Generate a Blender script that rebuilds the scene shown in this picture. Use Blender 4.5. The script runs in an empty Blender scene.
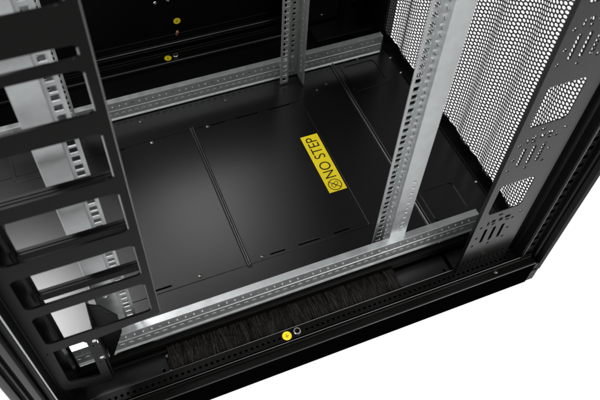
import bpy, bmesh, math, random
from mathutils import Matrix, Vector
from mathutils.geometry import tessellate_polygon
random.seed(7)
S = bpy.context.scene
COL = S.collection

# ------------------------------------------------------------------ camera
RC = ((0.923343, -0.38121043, 0.04600348),
      (-0.28539332, -0.76149096, -0.58196407),
      (0.25688201, 0.52422336, -0.81191225))          # rows: right, down, forward
cd = bpy.data.cameras.new('camera')
cam = bpy.data.objects.new('camera', cd); COL.objects.link(cam)
rt, dn, fw = (Vector(r) for r in RC)
M3 = Matrix((rt, -dn, -fw)).transposed()
cam.matrix_world = Matrix.Translation((-0.44017, -0.57653, 1.1144)) @ M3.to_4x4()
cd.sensor_width = 36.0; cd.lens = 36.0 * 692.3 / 600
cd.clip_start = 0.02; cd.clip_end = 200
cd.dof.use_dof = True; cd.dof.focus_distance = 1.36; cd.dof.aperture_fstop = 9.0
S.camera = cam

# ------------------------------------------------------------------ light
w = bpy.data.worlds.new('World'); S.world = w; w.use_nodes = True
bg = w.node_tree.nodes['Background']
bg.inputs['Strength'].default_value = 1.0
nt = w.node_tree; tc = nt.nodes.new('ShaderNodeTexCoord'); sp = nt.nodes.new('ShaderNodeSeparateXYZ'); cr = nt.nodes.new('ShaderNodeMapRange')
cr.inputs['From Min'].default_value = -0.02; cr.inputs['From Max'].default_value = 0.15
cr.inputs['To Min'].default_value = 1.0; cr.inputs['To Max'].default_value = 0.26        # world glows white below in place of a ground, dimmer above
nt.links.new(tc.outputs['Generated'], sp.inputs[0]); nt.links.new(sp.outputs['Z'], cr.inputs['Value']); nt.links.new(cr.outputs[0], bg.inputs['Color'])
def area(name, loc, target, size, power, color=(1, 1, 1), sy=None):
    l = bpy.data.lights.new(name, 'AREA'); l.energy = power; l.color = color
    l.shape = 'RECTANGLE'; l.size = size; l.size_y = sy or size
    o = bpy.data.objects.new(name, l); COL.objects.link(o); o.location = loc
    o.rotation_euler = (Vector(target) - Vector(loc)).to_track_quat('-Z', 'Y').to_euler()
    return o
area('softbox_rear', (-0.02, 1.37, 1.70), (-0.26, 0.20, 0), 0.50, 3.0)
area('softbox_rear_left', (-0.92, 0.98, 1.62), (-0.58, 0.08, 0), 0.40, 21)
area('softbox_front', (2.0, -1.9, 3.4), (0.1, -0.2, -0.1), 3.6, 190)
area('fill_low_left', (-1.45, -0.15, -0.45), (-0.43, -0.09, 0.35), 0.7, 13)  # added lamp below floor level to make the ladder edges shine
area('softbox_left', (-2.4, -0.9, 1.5), (-0.3, 0.1, 0.1), 1.2, 28)
S.view_settings.view_transform = 'Standard'; S.view_settings.look = 'None'
S.view_settings.exposure = 0; S.view_settings.gamma = 1
S.render.engine = 'CYCLES'

# ------------------------------------------------------------------ materials
def mat(name, base, rough=0.4, metal=0.0, spec=0.5, bump=0.0, bscale=900, var=0.0, vscale=40, rvar=0.0, coat=0.0):
    m = bpy.data.materials.new(name); m.use_nodes = True
    nt = m.node_tree; b = nt.nodes['Principled BSDF']
    b.inputs['Base Color'].default_value = (*base, 1); b.inputs['Roughness'].default_value = rough
    b.inputs['Metallic'].default_value = metal; b.inputs['Specular IOR Level'].default_value = spec
    b.inputs['Coat Weight'].default_value = coat
    tc = nt.nodes.new('ShaderNodeTexCoord')
    if bump:
        n = nt.nodes.new('ShaderNodeTexNoise'); n.inputs['Scale'].default_value = bscale; n.inputs['Detail'].default_value = 2
        bp = nt.nodes.new('ShaderNodeBump'); bp.inputs['Strength'].default_value = bump; bp.inputs['Distance'].default_value = 0.0004
        nt.links.new(tc.outputs['Object'], n.inputs['Vector']); nt.links.new(n.outputs['Fac'], bp.inputs['Height'])
        nt.links.new(bp.outputs['Normal'], b.inputs['Normal'])
    if var or rvar:
        v = nt.nodes.new('ShaderNodeTexNoise'); v.inputs['Scale'].default_value = vscale; v.inputs['Detail'].default_value = 5
        v.inputs['Roughness'].default_value = 0.6
        nt.links.new(tc.outputs['Object'], v.inputs['Vector'])
        if var:
            mr = nt.nodes.new('ShaderNodeMapRange'); mr.inputs['From Min'].default_value = 0.3; mr.inputs['From Max'].default_value = 0.7
            mr.inputs['To Min'].default_value = 1 - var; mr.inputs['To Max'].default_value = 1 + var
            mx = nt.nodes.new('ShaderNodeVectorMath'); mx.operation = 'SCALE'; mx.inputs[0].default_value = base
            nt.links.new(v.outputs['Fac'], mr.inputs['Value']); nt.links.new(mr.outputs['Result'], mx.inputs['Scale'])
            nt.links.new(mx.outputs['Vector'], b.inputs['Base Color'])
        if rvar:
            m2 = nt.nodes.new('ShaderNodeMapRange'); m2.inputs['From Min'].default_value = 0.3; m2.inputs['From Max'].default_value = 0.7
            m2.inputs['To Min'].default_value = rough - rvar; m2.inputs['To Max'].default_value = rough + rvar
            nt.links.new(v.outputs['Fac'], m2.inputs['Value']); nt.links.new(m2.outputs['Result'], b.inputs['Roughness'])
    return m
PAINT = mat('black_powder_coat', (0.0025, 0.0023, 0.0024), 0.40, spec=0.12, bump=0.10, bscale=1400, rvar=0.05, vscale=9)
FLOORP = mat('black_floor_coat', (0.0035, 0.0030, 0.0036), 0.25, spec=0.5, bump=0.11, bscale=1100)
SATIN = mat('black_satin_coat', (0.0030, 0.0027, 0.0025), 0.33, spec=0.08, bump=0.05, bscale=1200)
SEAM = mat('black_seam_coat', (0.006, 0.006, 0.007), 0.28, spec=1.0, bump=0.02, bscale=1200)
MATTE = mat('black_matte_coat', (0.0012, 0.0010, 0.0011), 0.6, spec=0.0)
PLATE = mat('black_plate_coat', (0.005, 0.0049, 0.0047), 0.20, spec=0.34, bump=0.04, bscale=1200)
MESHP = mat('black_mesh_coat', (0.022, 0.020, 0.022), 0.4, spec=0.5)
ZINC = mat('galvanised_steel', (0.47, 0.49, 0.49), 0.36, metal=0.80, bump=0.05, bscale=230, var=0.09, vscale=60, rvar=0.05)
BOLT = mat('bright_zinc', (0.70, 0.70, 0.68), 0.25, metal=1.0)
SCREW = mat('dark_screw', (0.16, 0.15, 0.13), 0.35, metal=1.0)
YEL = mat('yellow_vinyl', (0.74, 0.585, 0.012), 0.42, spec=0.3, var=0.03, vscale=60)
INK = mat('black_ink', (0.02, 0.018, 0.01), 0.5, spec=0.2)
COPPER = mat('copper', (0.75, 0.30, 0.14), 0.4, metal=0.8)
BRIS2 = mat('brush_bristle_pale', (0.065, 0.058, 0.049), 0.45, spec=0.45)
BRIS = mat('brush_bristle', (0.016, 0.0145, 0.0125), 0.4, spec=0.55, var=0.6, vscale=110)

# ------------------------------------------------------------------ helpers
class MB:
    """collects geometry and links it as one mesh object"""
    def __init__(s): s.v = []; s.f = []
    def add(s, vs, fs):
        o = len(s.v); s.v += [tuple(v) for v in vs]; s.f += [tuple(i + o for i in f) for f in fs]; return s
    def box(s, a, b):
        x0, y0, z0 = a; x1, y1, z1 = b
        return s.add([(x0,y0,z0),(x1,y0,z0),(x1,y1,z0),(x0,y1,z0),(x0,y0,z1),(x1,y0,z1),(x1,y1,z1),(x0,y1,z1)],
                     [(0,3,2,1),(4,5,6,7),(0,1,5,4),(1,2,6,5),(2,3,7,6),(3,0,4,7)])
    def plate(s, outer, holes, org, u, v, n, t):
        """flat sheet with real holes: 2D outlines on org + a*u + b*v, thickness t along n"""
        holes = list(holes)
        if len(outer) == 4 and len(holes) > 1:            # long perforated sheet: tessellate it band by band
            xs = [p[0] for p in outer]; ys = [p[1] for p in outer]
            ax = 0 if max(xs)-min(xs) > max(ys)-min(ys) else 1
            lo, hi = (min(xs), max(xs)) if ax == 0 else (min(ys), max(ys))
            iv = sorted([(min(p[ax] for p in h), max(p[ax] for p in h), h) for h in holes], key=lambda t: t[0])
            groups = []
            for a, b, h in iv:
                if groups and a < groups[-1][1] + 2e-4: groups[-1][1] = max(groups[-1][1], b); groups[-1][2].append(h)
                else: groups.append([a, b, [h]])
            cuts = [lo] + [(groups[i][1] + groups[i+1][0])/2 for i in range(len(groups)-1)] + [hi]
            if len(groups) > 1:
                for gi, (a, b, hs) in enumerate(groups):
                    o = rect(cuts[gi], min(ys), cuts[gi+1], max(ys)) if ax == 0 else rect(min(xs), cuts[gi], max(xs), cuts[gi+1])
                    inner = set()
                    s._sheet(o, hs, org, u, v, n, t, ax, gi > 0, gi < len(groups)-1)
                return s
        return s._sheet(outer, holes, org, u, v, n, t)
    def _sheet(s, outer, holes, org, u, v, n, t, ax=None, skip_lo=False, skip_hi=False):
        org, u, v, n = Vector(org), Vector(u), Vector(v), Vector(n)
        loops = [outer] + list(holes)
        skip = set()
        if ax == 0: skip = ({3} if skip_lo else set()) | ({1} if skip_hi else set())
        if ax == 1: skip = ({0} if skip_lo else set()) | ({2} if skip_hi else set())
        pts = [p for l in loops for p in l]
        tri = tessellate_polygon([[Vector((p[0], p[1], 0)) for p in l] for l in loops])
        N = len(pts)
        A = [org + u*p[0] + v*p[1] for p in pts]; B = [a + n*t for a in A]
        fs = []
        for a, b, c in tri:
            fs.append((a, b, c)); fs.append((N+c, N+b, N+a))
        o = 0
        for li, l in enumerate(loops):
            k = len(l)
            for i in range(k):
                if li == 0 and i in skip: continue
                j = (i+1) % k; fs.append((o+i, o+j, N+o+j, N+o+i))
            o += k
        return s.add(A + B, fs)
    def prism(s, prof, p0, p1, u, v):
        """closed 2D profile swept straight from p0 to p1"""
        p0, p1, u, v = Vector(p0), Vector(p1), Vector(u), Vector(v); k = len(prof)
        A = [p0 + u*a + v*b for a, b in prof]; B = [p1 + u*a + v*b for a, b in prof]
        tri = tessellate_polygon([[Vector((a, b, 0)) for a, b in prof]])
        fs = [(i, (i+1) % k, k + (i+1) % k, k+i) for i in range(k)]
        fs += [t for t in tri] + [(k+c, k+b, k+a) for a, b, c in tri]
        return s.add(A + B, fs)
    def lathe(s, prof, c, ax, seg=20):
        """profile [(radius, height)] turned round ax at c"""
        c, ax = Vector(c), Vector(ax).normalized(); a = ax.orthogonal().normalized(); b = ax.cross(a)
        vs = []; fs = []; k = len(prof)
        for r, h in prof:
            for i in range(seg):
                t = 2*math.pi*i/seg; vs.append(c + ax*h + (a*math.cos(t) + b*math.sin(t))*r)
        for j in range(k-1):
            for i in range(seg):
                i2 = (i+1) % seg; fs.append((j*seg+i, j*seg+i2, (j+1)*seg+i2, (j+1)*seg+i))
        fs.append(tuple(reversed(range(seg)))); fs.append(tuple((k-1)*seg+i for i in range(seg)))
        return s.add(vs, fs)
    def build(s, name, m, parent=None, bevel=0.0, seg=2, smooth=False, solid=0.0, loc=None):
        me = bpy.data.meshes.new(name); me.from_pydata(s.v, [], s.f); me.update()
        bm = bmesh.new(); bm.from_mesh(me)
        bmesh.ops.remove_doubles(bm, verts=bm.verts, dist=1e-6)
        bmesh.ops.recalc_face_normals(bm, faces=bm.faces); bm.to_mesh(me); bm.free()
        me.materials.append(m)
        if smooth:
            for p in me.polygons: p.use_smooth = True
        o = bpy.data.objects.new(name, me); COL.objects.link(o)
        if parent: o.parent = parent
        if loc: o.location = loc
        if solid:
            d = o.modifiers.new('thick', 'SOLIDIFY'); d.thickness = solid; d.offset = 0
        if bevel:
            d = o.modifiers.new('bevel', 'BEVEL'); d.width = bevel; d.segments = seg; d.limit_method = 'ANGLE'
            d.angle_limit = math.radians(35); d.use_clamp_overlap = True; d.harden_normals = False
        return o
def rect(x0, y0, x1, y1, r=0.0, seg=5):
    if r <= 0: return [(x0,y0),(x1,y0),(x1,y1),(x0,y1)]
    out = []
    for cx, cy, a in ((x1-r, y0+r, -90), (x1-r, y1-r, 0), (x0+r, y1-r, 90), (x0+r, y0+r, 180)):
        for i in range(seg+1):
            t = math.radians(a + 90*i/seg); out.append((cx + r*math.cos(t), cy + r*math.sin(t)))
    return out
def circ(x, y, r, seg=10): return [(x + r*math.cos(2*math.pi*i/seg), y + r*math.sin(2*math.pi*i/seg)) for i in range(seg)]
def sq(x, y, a, b=None): b = b or a; return rect(x-a/2, y-b/2, x+a/2, y+b/2)
X, Y, Z = (1,0,0), (0,1,0), (0,0,1)
nX, nY, nZ = (-1,0,0), (0,-1,0), (0,0,-1)
def lab(o, text): o['label'] = text; return o

ZF = -0.030           # floor of the rack
XL, XR = -0.645, 0.325   # outer sides
ZT = 1.45             # how far up the uprights go

gz = -0.27
# ------------------------------------------------------------------ the rack
rack = bpy.data.objects.new('server_rack', None); COL.objects.link(rack); rack.location = (0, 0, 0)
rack['label'] = 'open black steel server rack with galvanised rails and a yellow NO STEP sticker'
rack['category'] = 'server rack'

# --- base frame: near rail, far rail, two side rails
def base_rail(y_in, y_out, s):
    b = MB()
    # y_in .. y_out is the depth of the rail, s = +1 when the outside is at larger y
    x0, x1 = XL + 0.02, XR - 0.045
    lo, hi = min(y_in, y_in + s*0.024), max(y_in, y_in + s*0.024)
    holes = []; x = x0 + 0.03; k = 0
    while x < x1 - 0.02:
        if not (-0.225 < x < -0.185): holes.append(circ(x, (lo+hi)/2, 0.0025, 10))
        x += 0.0105; k += 1
    b.plate(rect(x0, lo, x1, hi), holes, (0,0,ZF-0.0005), X, Y, nZ, 0.0025)                  # punched strip
    y2 = y_in + s*0.024; y3 = y_out
    prof = [(y2, ZF-0.0005), (y2, ZF-0.008), (y2 + s*0.002, ZF-0.0095), (y3 - s*0.0015, ZF-0.0095), (y3, ZF-0.011),
            (y3, ZF-0.083), (y3 - s*0.012, ZF-0.083), (y3 - s*0.012, ZF-0.02), (y2 - s*0.004, ZF-0.02), (y2 - s*0.004, ZF-0.003), (y2 - s*0.004, ZF-0.0005)]
    b.prism(prof, (x0, 0, 0), (x1 + 0.022, 0, 0), Y, Z)
    # inner hanging wall and trough
    a, c = sorted((y_in, y_in + s*0.002)); b.box((x0, a, ZF-0.06), (x1, c, ZF-0.003))
    a, c = sorted((y_in + s*0.002, y_in + s*0.02)); b.box((x0, a, ZF-0.03), (x1, c, ZF-0.028))
    pl = MB(); a, c = sorted((y3, y3 + s*0.0012)); pl.box((x0 + 0.0005, a, ZF-0.0835), (x1 + 0.0215, c, ZF-0.0125)); pl.build('plinth', MATTE, rack, bevel=0.0004)
    be = MB()
    for yy in (y_in + s*0.0004, y2 - s*0.0002): be.prism(circ(0, 0, 0.0007, 8), (x0, yy, ZF-0.0004), (x1, yy, ZF-0.0004), Y, Z)
    be.prism(circ(0, 0, 0.0011, 10), (x0, y3 - s*0.0004, ZF-0.0104), (x1 + 0.0215, y3 - s*0.0004, ZF-0.0104), Y, Z); be.build('highlight_bead', SEAM, rack)  # glossy beads added to draw the highlight lines along the rail edges
    return b.build('base_rail', SATIN, rack, bevel=0.0011, seg=3)
base_rail(-0.093, -0.135, -1)
base_rail(0.640, 0.688, 1)
for sx, x0, x1 in ((1, 0.289, XR), (-1, XL, -0.612)):
    q = MB()
    q.box((x0, -0.09, ZF-0.083), (x1, 0.68, ZF-0.004))
    # scalloped upstand under the perforated side
    if sx > 0:
        q.box((x0, -0.09, ZF-0.004), (x0 + 0.004, 0.60, ZF+0.004))
    q.build('side_rail', PAINT, rack, bevel=0.0012)
# corner blocks of the base
for x in (XR - 0.022, XL + 0.022):
    for y in (-0.113, 0.668):
        q = MB(); q.box((x-0.020, y-0.0195, ZF-0.088), (x+0.0215, y+0.0195, ZF-0.022)); q.box((x-0.016, y-0.0215, ZF-0.084), (x+0.018, y-0.0195, ZF-0.045))
        q.build('corner_block', PAINT, rack, bevel=0.003)
        q = MB(); q.lathe([(0.008, 0.0), (0.008, 0.035), (0.022, 0.04), (0.024, 0.055)], (x*0.8 - 0.045, y*0.7 + 0.08, ZF-0.088), nZ, 24)
        q.lathe([(0.024, 0.055), (0.024, gz*-1 + ZF - 0.088)], (x*0.8 - 0.045, y*0.7 + 0.08, ZF-0.088), nZ, 24)
        q.build('levelling_foot', PAINT, rack)

# --- floor panels
def floor_panel(x0, y0, x1, y1, z, holes=(), t=0.003, r=0.0):
    m = MB(); m.plate(rect(x0, y0, x1, y1, r), holes, (0,0,z-t), X, Y, Z, t)
    return m.build('floor_panel', FLOORP, rack, bevel=0.0006)
def slot(x0, x1, y, h=0.0016): return rect(x0, y-h, x1, y+h, h*0.95, 3)
SE = -0.2265
slotsL = [slot(-0.41, -0.375, 0.0655), slot(-0.41, -0.375, 0.416)]
slotsM = [slot(-0.181, -0.150, 0.0640), slot(-0.1218, -0.0763, 0.0640), slot(-0.0467, -0.012, 0.0640),
          slot(-0.185, -0.150, 0.4170), slot(-0.126, -0.074, 0.4170), slot(-0.048, 0.002, 0.4170)]
floor_panel(-0.4995, 0.0570, SE-0.0035, 0.4190, ZF, slotsL)
floor_panel(-0.638, -0.034, -0.5003, 0.4190, ZF)
floor_panel(SE+0.0035, 0.0570, 0.0290, 0.4190, ZF, slotsM)
floor_panel(0.0298, 0.0570, 0.1395, 0.4190, ZF-0.0002)
floor_panel(-0.4995, -0.034, 0.1395, 0.0563, ZF-0.0006)
floor_panel(-0.638, 0.4200, 0.1395, 0.5600, ZF-0.0006)
fr_ = floor_panel(0.1455, -0.034, 0.2885, 0.5600, ZF-0.0008)
# pan below everything
q = MB(); q.box((-0.64, -0.040, ZF-0.014), (0.3235, 0.640, ZF-0.0102)); q.build('floor_pan', PAINT, rack)
q = MB(); q.box((-0.64, -0.1330, ZF-0.075), (0.3235, 0.687, ZF-0.072)); q.build('bottom_plate', PAINT, rack)
# folded seams between the panels
for x0, ya, yb in ((SE, 0.053, 0.423), (0.1425, -0.034, 0.56)):
    q = MB()
    q.prism([(-0.0050, -0.004), (-0.0050, 0.0010), (-0.0042, 0.0026), (-0.0028, 0.0036), (-0.0012, 0.0038), (-0.0006, 0.0030), (-0.0006, 0.0004), (0.0004, 0.0004), (0.0004, 0.0040), (0.0012, 0.0052), (0.0026, 0.0054), (0.0040, 0.0044), (0.0048, 0.0026), (0.0050, 0.0010), (0.0050, -0.004)],
            (x0, ya, ZF), (x0, yb, ZF), X, Z)
    q.build('floor_seam', SEAM, rack, bevel=0.0003)
q = MB(); q.prism([(0, -0.003), (0, 0.0008), (0.0006, 0.0012), (0.0012, 0.0008), (0.0012, -0.003)], (0.0286, 0.058, ZF), (0.0286, 0.418, ZF), X, Z)
q.build('floor_seam', FLOORP, rack)
# raised knock-out covers
def knock(x0, y0, x1, y1, z):
    m = MB(); m.plate(rect(x0, y0, x1, y1, 0.014, 8), [rect(x0+0.0075, y0+0.0075, x1-0.0075, y1-0.0075, 0.009, 8)], (0,0,z), X, Y, Z, 0.0022)
    m.build('knockout_ring', FLOORP, rack, bevel=0.0016, seg=3)
knock(0.158, 0.402, 0.252, 0.492, ZF-0.0008); knock(0.160, 0.012, 0.245, 0.101, ZF-0.0008); knock(-0.606, 0.402, -0.515, 0.492, ZF-0.0008)
def screw(x, y, z, r=0.0042, m=SCREW, ax=Z, name='screw'):
    q = MB(); q.lathe([(r, 0), (r, 0.0008), (r*0.8, 0.0018), (r*0.42, 0.0022), (r*0.36, 0.0010)], (x, y, z), ax, 14)
    return q.build(name, m, rack, smooth=False)
for x, y in ((-0.3172, 0.4135), (-0.320, 0.0660), (-0.1967, 0.0640), (-0.192, 0.4165), (-0.46, 0.066)): screw(x, y, ZF)
for x, y in ((0.0777, 0.4370), (0.1053, 0.4470), (-0.325, 0.48), (-0.13, 0.478), (0.21, 0.500), (0.175, 0.503)): screw(x, y, ZF-0.0008, 0.0032)
for y in (0.475, 0.421, 0.24, 0.075): screw(0.2868, y, ZF+0.0005, 0.0030, BOLT)

# floor edge fold along the perforated side
q = MB(); q.prism([(0, -0.01), (0, 0.0), (0.0012, 0.0012), (0.003, 0.0012), (0.003, -0.01)], (0.2862, -0.05, ZF), (0.2862, 0.60, ZF), X, Z)
q.build('floor_edge', SATIN, rack)

# --- NO STEP sticker
q = MB(); q.box((-0.0145, 0.1565, ZF), (0.0250, 0.3155, ZF+0.0004)); st = q.build('warning_sticker', YEL, rack)
lab(st, 'yellow NO STEP sticker with a crossed foot sign')
zs = ZF + 0.0005
def text_mesh(txt, size):
    c = bpy.data.curves.new('lettering', 'FONT'); c.body = txt; c.size = size; c.space_character = 1.0
    o = bpy.data.objects.new('tmp', c); COL.objects.link(o)
    dg = bpy.context.evaluated_depsgraph_get(); me = bpy.data.meshes.new_from_object(o.evaluated_get(dg))
    bpy.data.objects.remove(o); return me
me = text_mesh('NO STEP', 0.030); me.name = 'lettering'; me.materials.clear(); me.materials.append(INK)
xs = [v.co.x for v in me.vertices]; ys = [v.co.y for v in me.vertices]
L0, L1 = 0.1925, 0.3085
for v in me.vertices:                       # reads from the near end to the far end of the sticker
    a = (v.co.x - min(xs)) / (max(xs) - min(xs)); c = (v.co.y - min(ys)) / (max(ys) - min(ys))
    v.co = (0.0175 - 0.0245*c, L0 + (L1-L0)*a, zs)
me.update()
lo = bpy.data.objects.new('lettering', me); COL.objects.link(lo); lo.parent = st
q = MB(); cx, cy = 0.0052, 0.1735
def ring(m, cx, cy, r0, r1, z, seg=36):
    m.plate(circ(cx, cy, r1, seg), [circ(cx, cy, r0, seg)], (0,0,z-0.00025), X, Y, Z, 0.0003)
ring(q, cx, cy, 0.0128, 0.0146, zs)
def strip2(m, pts, wd, z):
    for (a, b2), (c, d) in zip(pts, pts[1:]):
        dx, dy = c-a, d-b2; l = math.hypot(dx, dy); nx, ny = -dy/l*wd/2, dx/l*wd/2
        m.plate([(a-nx, b2-ny), (c-nx, d-ny), (c+nx, d+ny), (a+nx, b2+ny)], [], (0,0,z-0.00025), X, Y, Z, 0.0003)
strip2(q, [(cx-0.0093, cy+0.0093), (cx+0.0093, cy-0.0093)], 0.0018, zs)
# boot outline behind the bar
boot = [(0.0072,0.0008),(0.0076,0.0048),(0.0052,0.0075),(0.0018,0.0062),(-0.001,0.0035),(-0.0042,0.003),(-0.0078,0.0012),(-0.0082,-0.0028),(-0.0055,-0.0062),(-0.0015,-0.0065),(0.0005,-0.0035),(0.0038,-0.0018),(0.0072,0.0008)]
strip2(q, [(cx+a, cy+c) for a, c in boot], 0.0011, zs+0.0001)
strip2(q, [(cx+0.0005, cy-0.0035), (cx-0.001, cy+0.0035)], 0.0010, zs+0.0001)
q.build('foot_sign', INK, st)

# --- galvanised support rails front and back
def support_rail(x0, x1, y, top, s, h, ledge):
    """face at y; ledge runs away from the viewer for s=+1"""
    q = MB()
    nh = []; x = x0 + 0.012
    while x < x1 - 0.01:
        nh.append(circ(x, top - 0.012, 0.0021, 8)); x += 0.0148
    q.plate(rect(x0, top-h+0.003, x1, top-0.0012), nh[::6] + [rect(a-0.0045, top-0.0195, a+0.0045, top-0.0165) for a in (-0.49, 0.006)], (0, y, 0), X, Z, Y, 0.002)                 # face
    q.prism([(0, 0), (0, -0.0018), (ledge, -0.0018), (ledge, -0.010), (ledge+0.0018, -0.010), (ledge+0.0018, 0)], (x0, y, top), (x1, y, top), Y, Z)   # ledge
    q.prism([(0.002, 0), (0.002, 0.0045), (0, 0.0045), (-0.0026, 0.0012), (-0.0026, 0)], (x0, y, top-h), (x1, y, top-h), Y, Z)   # lower lip
    q.prism([(0, 0), (0, 0.0012), (-0.0010, 0.0006)], (x0, y, top-0.0235), (x1, y, top-0.0235), Y, Z)                # pressed line
    x = x0 + 0.012; k = 0
    while x < x1 - 0.01:
        if k % 6: q.lathe([(0.0022, 0.0), (0.0020, 0.0011), (0.0010, 0.0018)], (x, y, top-0.012), nY, 8)  # raised pins instead of holes, added to catch light as bright dots
        x += 0.0148; k += 1
    x = x0 + 0.018
    while x < x1 - 0.02:                                                                                 # raised bumps in place of soft reflections of the holes
        q.lathe([(0.0056, 0.0), (0.0042, 0.0007), (0.0020, 0.0010)], (x, y, top-0.037), nY, 10); x += 0.0148
    return q.build('support_rail', ZINC, rack, bevel=0.0005, seg=2)
support_rail(-0.6080, 0.2075, -0.0345, 0.0415, 1, 0.054, 0.0115)
support_rail(-0.6080, 0.2700, 0.5020, 0.0220, 1, 0.050, 0.0115)
q = MB(); q.box((0.2702, 0.5005, -0.030), (0.2718, 0.517, 0.0225)); q.build('rail_end_plate', ZINC, rack, bevel=0.0006)
# feet of the rails
for x in (-0.58, -0.45, 0.03, 0.19):
    q = MB(); q.box((x-0.012, -0.036, ZF-0.004), (x+0.012, -0.020, -0.0125)); q.build('rail_foot', PAINT, rack)
for x in (-0.58, -0.25, 0.03, 0.24):
    q = MB(); q.box((x-0.012, 0.5035, ZF-0.004), (x+0.012, 0.518, -0.0285)); q.build('rail_foot', PAINT, rack)
q = MB(); q.box((-0.61, -0.0465, ZF-0.0075), (0.200, -0.0352, -0.0185)); q.build('rail_sill', SATIN, rack, bevel=0.001)

# --- mounting uprights
PIT = 0.04445/3
def upright(xc, sx, yc, sy, z0, z1, rear):
    """strip with square holes, stepped web, wide face, return flange; sx/sy mirror it"""
    q = MB()
    zz = []; z = z0 + 0.012; i = 0
    while z < z1 - 0.01:
        zz.append(z); z += (0.01588, 0.01588, 0.0127)[i % 3]; i += 1
    strip = [sq(0.0100, z, 0.0098, 0.0095) for z in zz]
    q.plate(rect(0, z0, 0.0185, z1), strip, (xc, yc, 0), (sx,0,0), Z, Y, 0.002)
    web = [circ(sy*-0.011, z, 0.0024, 8) for z in zz] 
    lo, hi = sorted((0.0 + (0 if sy > 0 else 0.002), -sy*0.020))
    web = [circ((lo+hi)/2, z, 0.0024, 8) for z in zz]
    q.plate(rect(lo, z0, hi, z1), web, (xc + sx*0.0185, yc, 0), Y, Z, (sx,0,0), 0.002)
    face = []
    if rear: face = [sq(0.036, z, 0.0060, 0.0068) for z in zz[2:]] + [rect(0.024, z0+0.012, 0.045, z0+0.018)]
    else:
        face = [rect(0.0362, z-0.0026, 0.0418, z+0.0026) for z in zz if 0.05 < z < 0.205] if sx > 0 else [circ(0.034, 0.158, 0.004, 10)]
    yf = yc - sy*0.022
    q.plate(rect(0.0185, z0, 0.0516, z1), face, (xc, yf, 0), (sx,0,0), Z, (0,sy,0), 0.002)
    ret = [sq(sy*0.022, z, 0.0065, 0.0065) for z in zz[1:]] if rear else []
    a, c = sorted((sy*0.002, sy*(0.040 if rear else 0.034)))
    q.plate(rect(a, z0, c, z1), ret, (xc + sx*0.0516, yf, 0), Y, Z, (-sx,0,0), 0.002)
    return q.build('mounting_upright', ZINC, rack, bevel=0.0007)
upright(0.003, 1, 0.0, 1, -0.018, ZT, False)
upright(-0.4505, -1, 0.0, 1, -0.018, ZT, False)
upright(0.003, 1, 0.479, -1, -0.026, ZT, True)
upright(-0.4505, -1, 0.479, -1, -0.026, ZT, True)

# --- brush strip in the base opening
br = MB(); br.box((-0.612, -0.0530, ZF-0.022), (0.030, -0.0475, ZF-0.006)); bh = br.build('brush_strip', PAINT, rack, bevel=0.001)
q = MB()
for i in range(4300):
    x = random.uniform(-0.418, 0.026); y = -0.0465 + random.uniform(-0.003, 0.001); z = ZF - 0.003 - random.uniform(0, 0.006)
    cl = math.sin(x*210) * 0.35 + math.sin(x*97+1) * 0.5 + math.sin(x*470+2) * 0.35; ln = random.uniform(0.034, 0.046) + 0.003*math.sin(x*330) + 0.002*math.sin(x*811)
    if math.sin(x*160+0.7) + math.sin(x*410) > 1.2 and random.random() < 0.75: continue
    dx = (cl*0.004 + random.gauss(0, 0.0048)); sag = random.uniform(0.002, 0.009); wd = random.uniform(0.00022, 0.00042)
    p = [(x, y, z), (x + dx*0.4, y - ln*0.5, z + 0.003), (x + dx, y - ln, z - sag)]
    vs = []
    for k, (a, c, d) in enumerate(p):
        ww = wd * (1, 0.9, 0.35)[k]; vs += [(a-ww, c, d), (a+ww, c, d), (a, c, d+ww*1.6)]
    fs = []
    for k in range(2):
        o = 3*k; fs += [(o, o+1, o+4, o+3), (o+1, o+2, o+5, o+4), (o+2, o, o+3, o+5)]
    q.add(vs, fs)
me = bpy.data.meshes.new('bristles'); me.from_pydata(q.v, [], q.f); me.materials.append(BRIS); me.materials.append(BRIS2)
for i in range(0, len(me.polygons), 6):
    if random.random() < 0.22:
        for k in range(6): me.polygons[i+k].material_index = 1
o = bpy.data.objects.new('bristles', me); COL.objects.link(o); o.parent = bh; o['kind'] = 'stuff'
# blank covers either side of the brush
for x0, x1 in ((-0.612, -0.424), (0.032, 0.138), (0.146, 0.286)):
    q = MB(); q.plate(rect(x0, -0.0905, x1, -0.0475), [circ(x1-0.010, -0.08, 0.003)], (0,0,ZF-0.020), X, Y, Z, 0.002); q.build('base_cover', FLOORP, rack, bevel=0.0008)
for x in (-0.4215,):
    for y in (-0.057, -0.087): screw(x, y, ZF-0.0165, 0.0038, BOLT)
q = MB(); q.box((-0.425, -0.092, ZF-0.018), (-0.418, -0.0485, ZF-0.0165)); q.build('brush_bracket', PAINT, rack)

# --- earthing points: yellow disc plus zinc stud
def earth(cx, cy, z, u, v, n, copper=False):
    u, v, n = Vector(u), Vector(v), Vector(n); c = Vector((cx, cy, z))
    q = MB(); q.plate(circ(0, 0, 0.0085, 28), [], c, u, v, n, 0.0003); d = q.build('earth_label', YEL, rack)
    lab(d, 'round yellow earth symbol label')
    q = MB(); c2 = c + n*0.0003
    def bar(a0, b0, a1, b1): q.plate(rect(a0, b0, a1, b1), [], c2, u, v, n, 0.0001)
    bar(-0.00035, 0.0004, 0.00035, 0.0044); bar(-0.0036, -0.0003, 0.0036, 0.0004); bar(-0.0024, -0.0018, 0.0024, -0.0011); bar(-0.0012, -0.0033, 0.0012, -0.0026)
    q.build('earth_symbol', INK, d)
    return c
earth(-0.2137, -0.1050, ZF-0.0004, X, Y, Z)
q = MB(); q.lathe([(0.0068, 0), (0.0068, 0.006), (0.0060, 0.0068), (0.0047, 0.0068), (0.0044, 0.0050), (0.0044, -0.004)], (-0.1941, -0.1046, ZF-0.0010), Z, 24); q.build('earth_stud', BOLT, rack)
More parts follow.
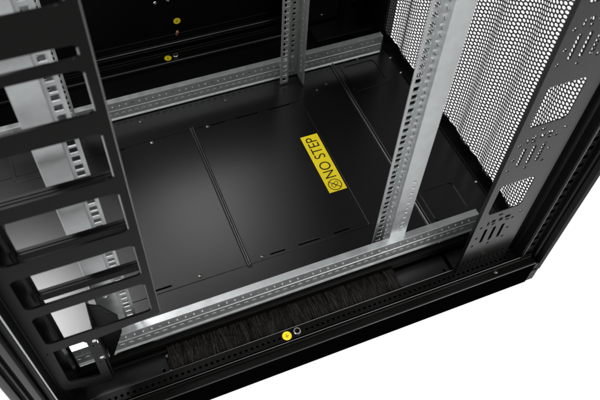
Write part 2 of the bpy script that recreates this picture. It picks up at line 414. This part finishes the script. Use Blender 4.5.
earth(-0.2128, 0.6524, ZF-0.0004, X, Y, Z)
q = MB(); q.lathe([(0.0068, 0), (0.0068, 0.006), (0.0060, 0.0068), (0.0047, 0.0068), (0.0044, 0.0050), (0.0044, -0.004)], (-0.1941, 0.6520, ZF-0.0010), Z, 24); q.build('earth_stud', BOLT, rack)

# --- rear wall of the rack
q = MB(); q.box((-0.64, 0.7010, ZF-0.06), (0.3235, 0.7030, 0.52)); q.box((0.3215, 0.585, ZF-0.06), (0.3235, 0.7008, 0.52)); q.box((-0.64, 0.60, ZF), (-0.638, 0.7008, 0.52)); q.box((-0.64, 0.6900, ZF-0.06), (0.3235, 0.7008, ZF-0.055)); q.build('rear_panel', PAINT, rack)
q = MB()
q.prism([(0, -0.004), (0, 0.006), (0.0015, 0.008), (0.010, 0.008), (0.010, -0.004)], (XL+0.02, 0.6895, ZF), (0.222, 0.6895, ZF), Y, Z)
q.prism([(0, -0.004), (0, 0.0015), (0.001, 0.0025), (0.0032, 0.0025), (0.0032, -0.004)], (XL+0.02, 0.6345, ZF), (0.222, 0.6345, ZF), Y, Z)
q.build('rear_sill', SEAM, rack, bevel=0.0006)
for yy, z in ((0.6800, 0.001), (0.6690, -0.006), (0.6960, 0.020)):
    q = MB(); q.prism([(0, -0.002), (0, 0.0012), (0.0012, 0.0022), (0.006, 0.0022), (0.006, -0.002)], (XL+0.02, yy, ZF+z+0.006), (0.222, yy, ZF+z+0.006), Y, Z); q.build('rear_ledge', SATIN, rack, bevel=0.0004)
earth(-0.1705, 0.7007, 0.0308, X, Z, nY)
q = MB(); q.lathe([(0.0032, 0), (0.0036, 0.003), (0.0036, 0.011), (0.0022, 0.013)], (-0.1765, 0.6950, -0.004), (0.25, -0.2, 1), 14); q.build('earth_terminal', COPPER, rack)
for x, z in ((-0.2151, 0.0942), (-0.185, 0.094)): screw(x, 0.7009, z, 0.004, BOLT, nY)
# lighter inner equipment panel, right part of the rear wall
q = MB(); q.plate(rect(0.075, -0.022, 0.2235, 0.52), [], (0, 0.640, 0), X, Z, Y, 0.02); q.build('rear_door', PAINT, rack, bevel=0.004)
screw(0.176, 0.6398, 0.002, 0.0036, SCREW, nY)
q = MB(); q.box((0.1397, 0.5752, ZF), (0.297, 0.634, ZF+0.012)); q.build('floor_riser', FLOORP, rack, bevel=0.0015)

# --- corner posts with cage holes
zz = []; z = 0.0; i = 0
while z < ZT - 0.02: zz.append(z); z += PIT*3/2 * 1.0; i += 1
q = MB()
q.plate(rect(0.228, ZF+0.001, 0.272, ZT), [sq(0.2525, z, 0.013, 0.012) for z in zz[1:]], (0, 0.624, 0), X, Z, Y, 0.002)
q.plate(rect(0.2765, ZF+0.001, 0.325, ZT), [sq(0.290, z, 0.010, 0.012) for z in zz[1:]], (0, 0.635, 0), X, Z, Y, 0.002)
q.box((0.2725, 0.624, ZF+0.001), (0.2760, 0.640, ZT)); q.box((0.225, 0.627, ZF+0.001), (0.228, 0.69, ZT)); q.box((0.3225, 0.6375, ZF+0.001), (0.325, 0.69, ZT))
q.box((0.2985, 0.5460, ZF+0.001), (0.3225, 0.6345, ZT))
q.build('corner_post', PAINT, rack, bevel=0.0008)

# near right corner post
q = MB()
q.plate(rect(0.2795, ZF-0.0085, 0.3075, ZT), [rect(0.287, z-0.0055, 0.300, z+0.0055) for z in zz] + [circ(0.2935, z+PIT*0.75, 0.0022, 8) for z in zz], (0, -0.112, 0), X, Z, Y, 0.002)
q.prism([(0.2500, -0.0990), (0.2500, -0.0970), (0.2570, -0.0900), (0.2700, -0.0900), (0.2735, -0.1000), (0.2735, -0.1160), (0.2770, -0.1185), (0.2795, -0.1165), (0.2795, -0.110), (0.2770, -0.1100), (0.2760, -0.0860), (0.2550, -0.0860), (0.2480, -0.0955)], (0, 0, ZF-0.0085), (0, 0, ZT), X, Y)
q.prism([(0.3075, -0.112), (0.3075, -0.1190), (0.3105, -0.1215), (0.3135, -0.1190), (0.3135, -0.1240), (0.3160, -0.1330), (0.3235, -0.1345), (0.3250, -0.1320), (0.3250, -0.0900), (0.3220, -0.0900), (0.3220, -0.110)], (0, 0, ZF-0.045), (0, 0, ZT), X, Y)
q.box((0.2765, -0.094, ZF-0.0085), (0.3215, -0.0905, ZT))
q.build('corner_post', PAINT, rack, bevel=0.0008)

q = MB(); q.prism(circ(0, 0, 0.0013, 10), (0.2768, -0.1180, ZF-0.008), (0.2768, -0.1180, ZT), X, Y); q.build('highlight_bead', SEAM, rack)  # bead added to give the post ridge its highlight line
# near left corner post, seen close to the lens
q = MB()
q.prism([(-0.5960, -0.1180), (-0.5960, -0.0860), (-0.5850, -0.0860), (-0.5850, -0.0700), (-0.5670, -0.0700), (-0.5670, -0.0400), (-0.5630, -0.0400), (-0.5630, -0.0360), (-0.5990, -0.0360), (-0.5990, -0.1080), (-0.6030, -0.1080), (-0.6060, -0.1190), (-0.5985, -0.1210)], (0, 0, ZF-0.008), (0, 0, ZT), X, Y)
q.build('corner_post', SATIN, rack, bevel=0.0010)
q = MB(); q.prism(circ(0, 0, 0.0012, 10), (-0.5955, -0.1215, 0.03), (-0.5955, -0.1215, ZT), X, Y); q.build('hinge_rod', ZINC, rack)
q = MB()
q.prism([(-0.6070, -0.1090), (-0.6085, -0.1230), (-0.6110, -0.1290), (-0.6185, -0.1290), (-0.6205, -0.1230), (-0.6215, -0.1120), (-0.6245, -0.1120), (-0.6255, -0.1230), (-0.6280, -0.1255), (-0.6305, -0.1230), (-0.6315, -0.1150), (-0.6340, -0.1150), (-0.6350, -0.1270), (-0.6380, -0.1310), (-0.6440, -0.1310), (-0.6460, -0.1270), (-0.6460, -0.0400), (-0.6070, -0.0400)], (0, 0, ZF-0.045), (0, 0, ZT), X, Y)
q.build('corner_post', PLATE, rack, bevel=0.0010)

# --- perforated corrugated side
def mesh_side(x0, ya, yb, za, zb):
    q = MB(); pz = 0.0086; py = pz*0.866; r = pz*0.39; lam = 0.092; amp = 0.0052
    def bend(y, z):
        t = ((y - 0.194) / lam) % 1.0
        return (x0 + amp*math.sin(2*math.pi*t) + 0.0005*math.sin(6*math.pi*t), y, z)
    ny = int((yb-ya)/py); nz = int((zb-za)/pz)
    R6 = pz/math.sqrt(3)
    for i in range(ny):
        cy = ya + i*py
        for k in range(nz):
            cz = za + k*pz + (pz/2 if i % 2 else 0)
            vs = []; fs = []
            for a in range(6):
                t = math.radians(60*a); vs.append(bend(cy + R6*math.cos(t), cz + R6*math.sin(t)))
            for a in range(12):
                t = math.radians(30*a); vs.append(bend(cy + r*math.cos(t), cz + r*math.sin(t)))
            for a in range(6):
                b0 = (a+1) % 6; i0 = 6+2*a; i1 = 6+2*a+1; i2 = 6+(2*a+2) % 12
                fs += [(a, i1, i0), (a, b0, i1), (b0, i2, i1)]
            q.add(vs, fs)
    me = bpy.data.meshes.new('perforated_side'); me.from_pydata(q.v, [], q.f)
    bm = bmesh.new(); bm.from_mesh(me); bmesh.ops.remove_doubles(bm, verts=bm.verts, dist=2e-4); bm.to_mesh(me); bm.free()
    me.materials.append(MESHP)
    o = bpy.data.objects.new('perforated_side', me); COL.objects.link(o); o.parent = rack
    d = o.modifiers.new('thick', 'SOLIDIFY'); d.thickness = 0.0010; d.offset = 0
    return o
mesh_side(0.309, -0.085, 0.560, -0.010, ZT-0.15)
# solid corrugated foot under the holes
q = MB(); n = 160; vs = []; fs = []
for i in range(n+1):
    y = -0.09 + 0.66*i/n; t = ((y-0.194)/0.092) % 1.0; x = 0.3085 + 0.0055*math.sin(2*math.pi*t)
    tp = -0.010 - 0.006 + 0.007*(1 if math.sin(2*math.pi*t) < 0 else 0)
    vs += [(x-0.0012, y, ZF-0.004), (x-0.0012, y, tp), (x+0.0012, y, tp), (x+0.0012, y, ZF-0.004)]
for i in range(n):
    o = 4*i
    for k in range(4): fs.append((o+k, o+(k+1) % 4, o+4+(k+1) % 4, o+4+k))
q.add(vs, fs); q.build('side_foot', PAINT, rack)

# --- right cable plate with cut-outs
hol = []
for base in (0.42, 0.1975, -0.025, 0.6425, 0.865, 1.0875):
    hol.append([(0.1500, base-0.034), (0.1545, base-0.043), (0.2130, base-0.043), (0.2185, base-0.036), (0.2185, base+0.034), (0.2130, base+0.040), (0.1570, base+0.040), (0.1512, base+0.034)]) if base > 0 else None
    m = base - 0.0995                     # slot group under each window
    if m > 0:
        hol += [rect(x-0.0032, m-0.0375, x+0.0032, m+0.0075, 0.0030, 3) for x in (0.164, 0.182, 0.200)]
        yy = m + 0.0255
        hol += [rect(0.1600, yy-0.006, 0.1640, yy+0.006, 0.0015, 2), rect(0.1680, yy-0.001, 0.1760, yy+0.008, 0.0015, 2), rect(0.1700, yy-0.0085, 0.1780, yy-0.004, 0.0015, 2),
                rect(0.1830, yy-0.002, 0.1910, yy+0.007, 0.0015, 2), rect(0.1950, yy+0.001, 0.2060, yy+0.009, 0.0015, 2), rect(0.1990, yy-0.0075, 0.2070, yy-0.003, 0.0015, 2)]
        hol += [circ(x, z, 0.0031, 8) for x, z in ((0.150, m+0.018), (0.150, m-0.016), (0.148, m-0.041), (0.214, m+0.020), (0.214, m-0.012), (0.2120, m-0.040), (0.226, m+0.033), (0.183, m-0.0475))]
        hol += [rect(0.1775, m+0.042, 0.1865, m+0.0475, 0.002, 2)]
x = 0.146
while x < 0.235: hol.append(rect(x-0.0016, -0.016, x+0.0016, 0.004, 0.0015, 2)); x += 0.0095
q = MB(); q.plate(rect(0.1375, ZF+0.0005, 0.2480, ZT), hol, (0, -0.100, 0), X, Z, Y, 0.0018)
q.prism([(0.1375, -0.0980), (0.1375, -0.0925), (0.1393, -0.0925), (0.1393, -0.0980)], (0, 0, ZF+0.0005), (0, 0, ZT), X, Y)
q.build('cable_plate', PLATE, rack, bevel=0.0005)
screw(0.215, -0.124, ZF-0.0095, 0.0042, SCREW)

# --- left cable manager: a ladder of slots
OP = [(0.4426, 0.7008, None)]
opens = [(0.7440, 0.800), (0.6860, 0.7020), (0.6150, 0.6730), (0.5120, 0.5870), (0.4085, 0.4870), (0.3020, 0.3770), (0.1970, 0.2790),
         (0.815, 0.87), (0.885, 0.955), (0.97, 1.04), (1.055, 1.13), (1.145, 1.22)]
hol = [rect(-0.5770, a, -0.4260, c, min(0.009, (c-a)*0.4), 6) for a, c in opens]
hol.append([(-0.5745, 0.1720), (-0.5760, 0.0640), (-0.5720, 0.0560), (-0.5340, 0.0440), (-0.5285, 0.0480), (-0.5270, 0.1650), (-0.531, 0.1720)])
outer = [(-0.5905, 0.0450), (-0.5860, 0.0330), (-0.5200, 0.0070), (-0.5150, 0.0100), (-0.5130, 0.1620), (-0.5100, 0.1690), (-0.4200, 0.1810), (-0.4150, 0.1860), (-0.4150, ZT-0.02), (-0.5905, ZT-0.02)]
hol += [circ(x, z, 0.0018, 8) for x, z in ((-0.521, 0.15), (-0.521, 0.09), (-0.521, 0.03), (-0.582, 0.17))]
q = MB(); q.plate(outer, hol, (0, -0.0910, 0), X, Z, Y, 0.0032)
# return flanges along both long edges
q.box((-0.4168, -0.0880, 0.186), (-0.4150, -0.0680, ZT-0.02)); q.box((-0.5905, -0.0880, 0.046), (-0.5887, -0.0760, ZT-0.02))
lad = q.build('cable_ladder', SATIN, rack, bevel=0.0013, seg=3)
for a, c in opens:
    q2 = MB(); q2.box((-0.4255, -0.0876, a+0.006), (-0.4238, -0.0780, c-0.006)); q2.build('slot_flange', SATIN, lad, bevel=0.0005)
for a, c in opens:
    e = MB(); e.prism(circ(0, 0, 0.0012, 10), (-0.4264, -0.0900, a + 0.004), (-0.4264, -0.0900, c - 0.004), X, Y); e.build('highlight_bead', SEAM, lad)  # glossy beads added for the bright rims of the slots
e = MB(); e.prism(circ(0, 0, 0.0010, 10), (-0.4152, -0.0902, 0.188), (-0.4152, -0.0902, ZT-0.02), X, Y); e.build('highlight_bead', SEAM, lad)  # another added bead, for the highlight down the outer edge
for a, c in ((0.3540, 0.3680), (0.2500, 0.2640), (0.458, 0.470)):
    q = MB(); q.box((-0.5640, -0.0520, a), (-0.4180, -0.0480, c)); q.box((-0.5640, -0.0475, c-0.002), (-0.4180, -0.042, c))
    q.build('rear_rung', PAINT, lad, bevel=0.0008)
# gusset that ties the ladder to the support rail
q = MB()
q.plate([(-0.088, 0.012), (-0.040, 0.050), (-0.026, 0.110), (-0.026, 0.200), (-0.088, 0.200)], [circ(-0.078, z, 0.0025, 8) for z in (0.05, 0.09, 0.13, 0.17)] + [circ(-0.04, z, 0.0025, 8) for z in (0.09, 0.15)], (-0.5125, 0, 0), Y, Z, X, 0.002)
q.plate([(-0.5105, -0.004), (-0.504, 0.010), (-0.478, 0.085), (-0.476, 0.140), (-0.495, 0.185), (-0.5105, 0.200)], [circ(-0.487, z, 0.0025, 8) for z in (0.12, 0.155)], (0, -0.0500, 0), X, Z, Y, 0.002)
q.build('gusset', SATIN, lad, bevel=0.0006)
for z in (0.165, 0.105): screw(-0.5165, -0.0905, z, 0.0035, BOLT, nY)
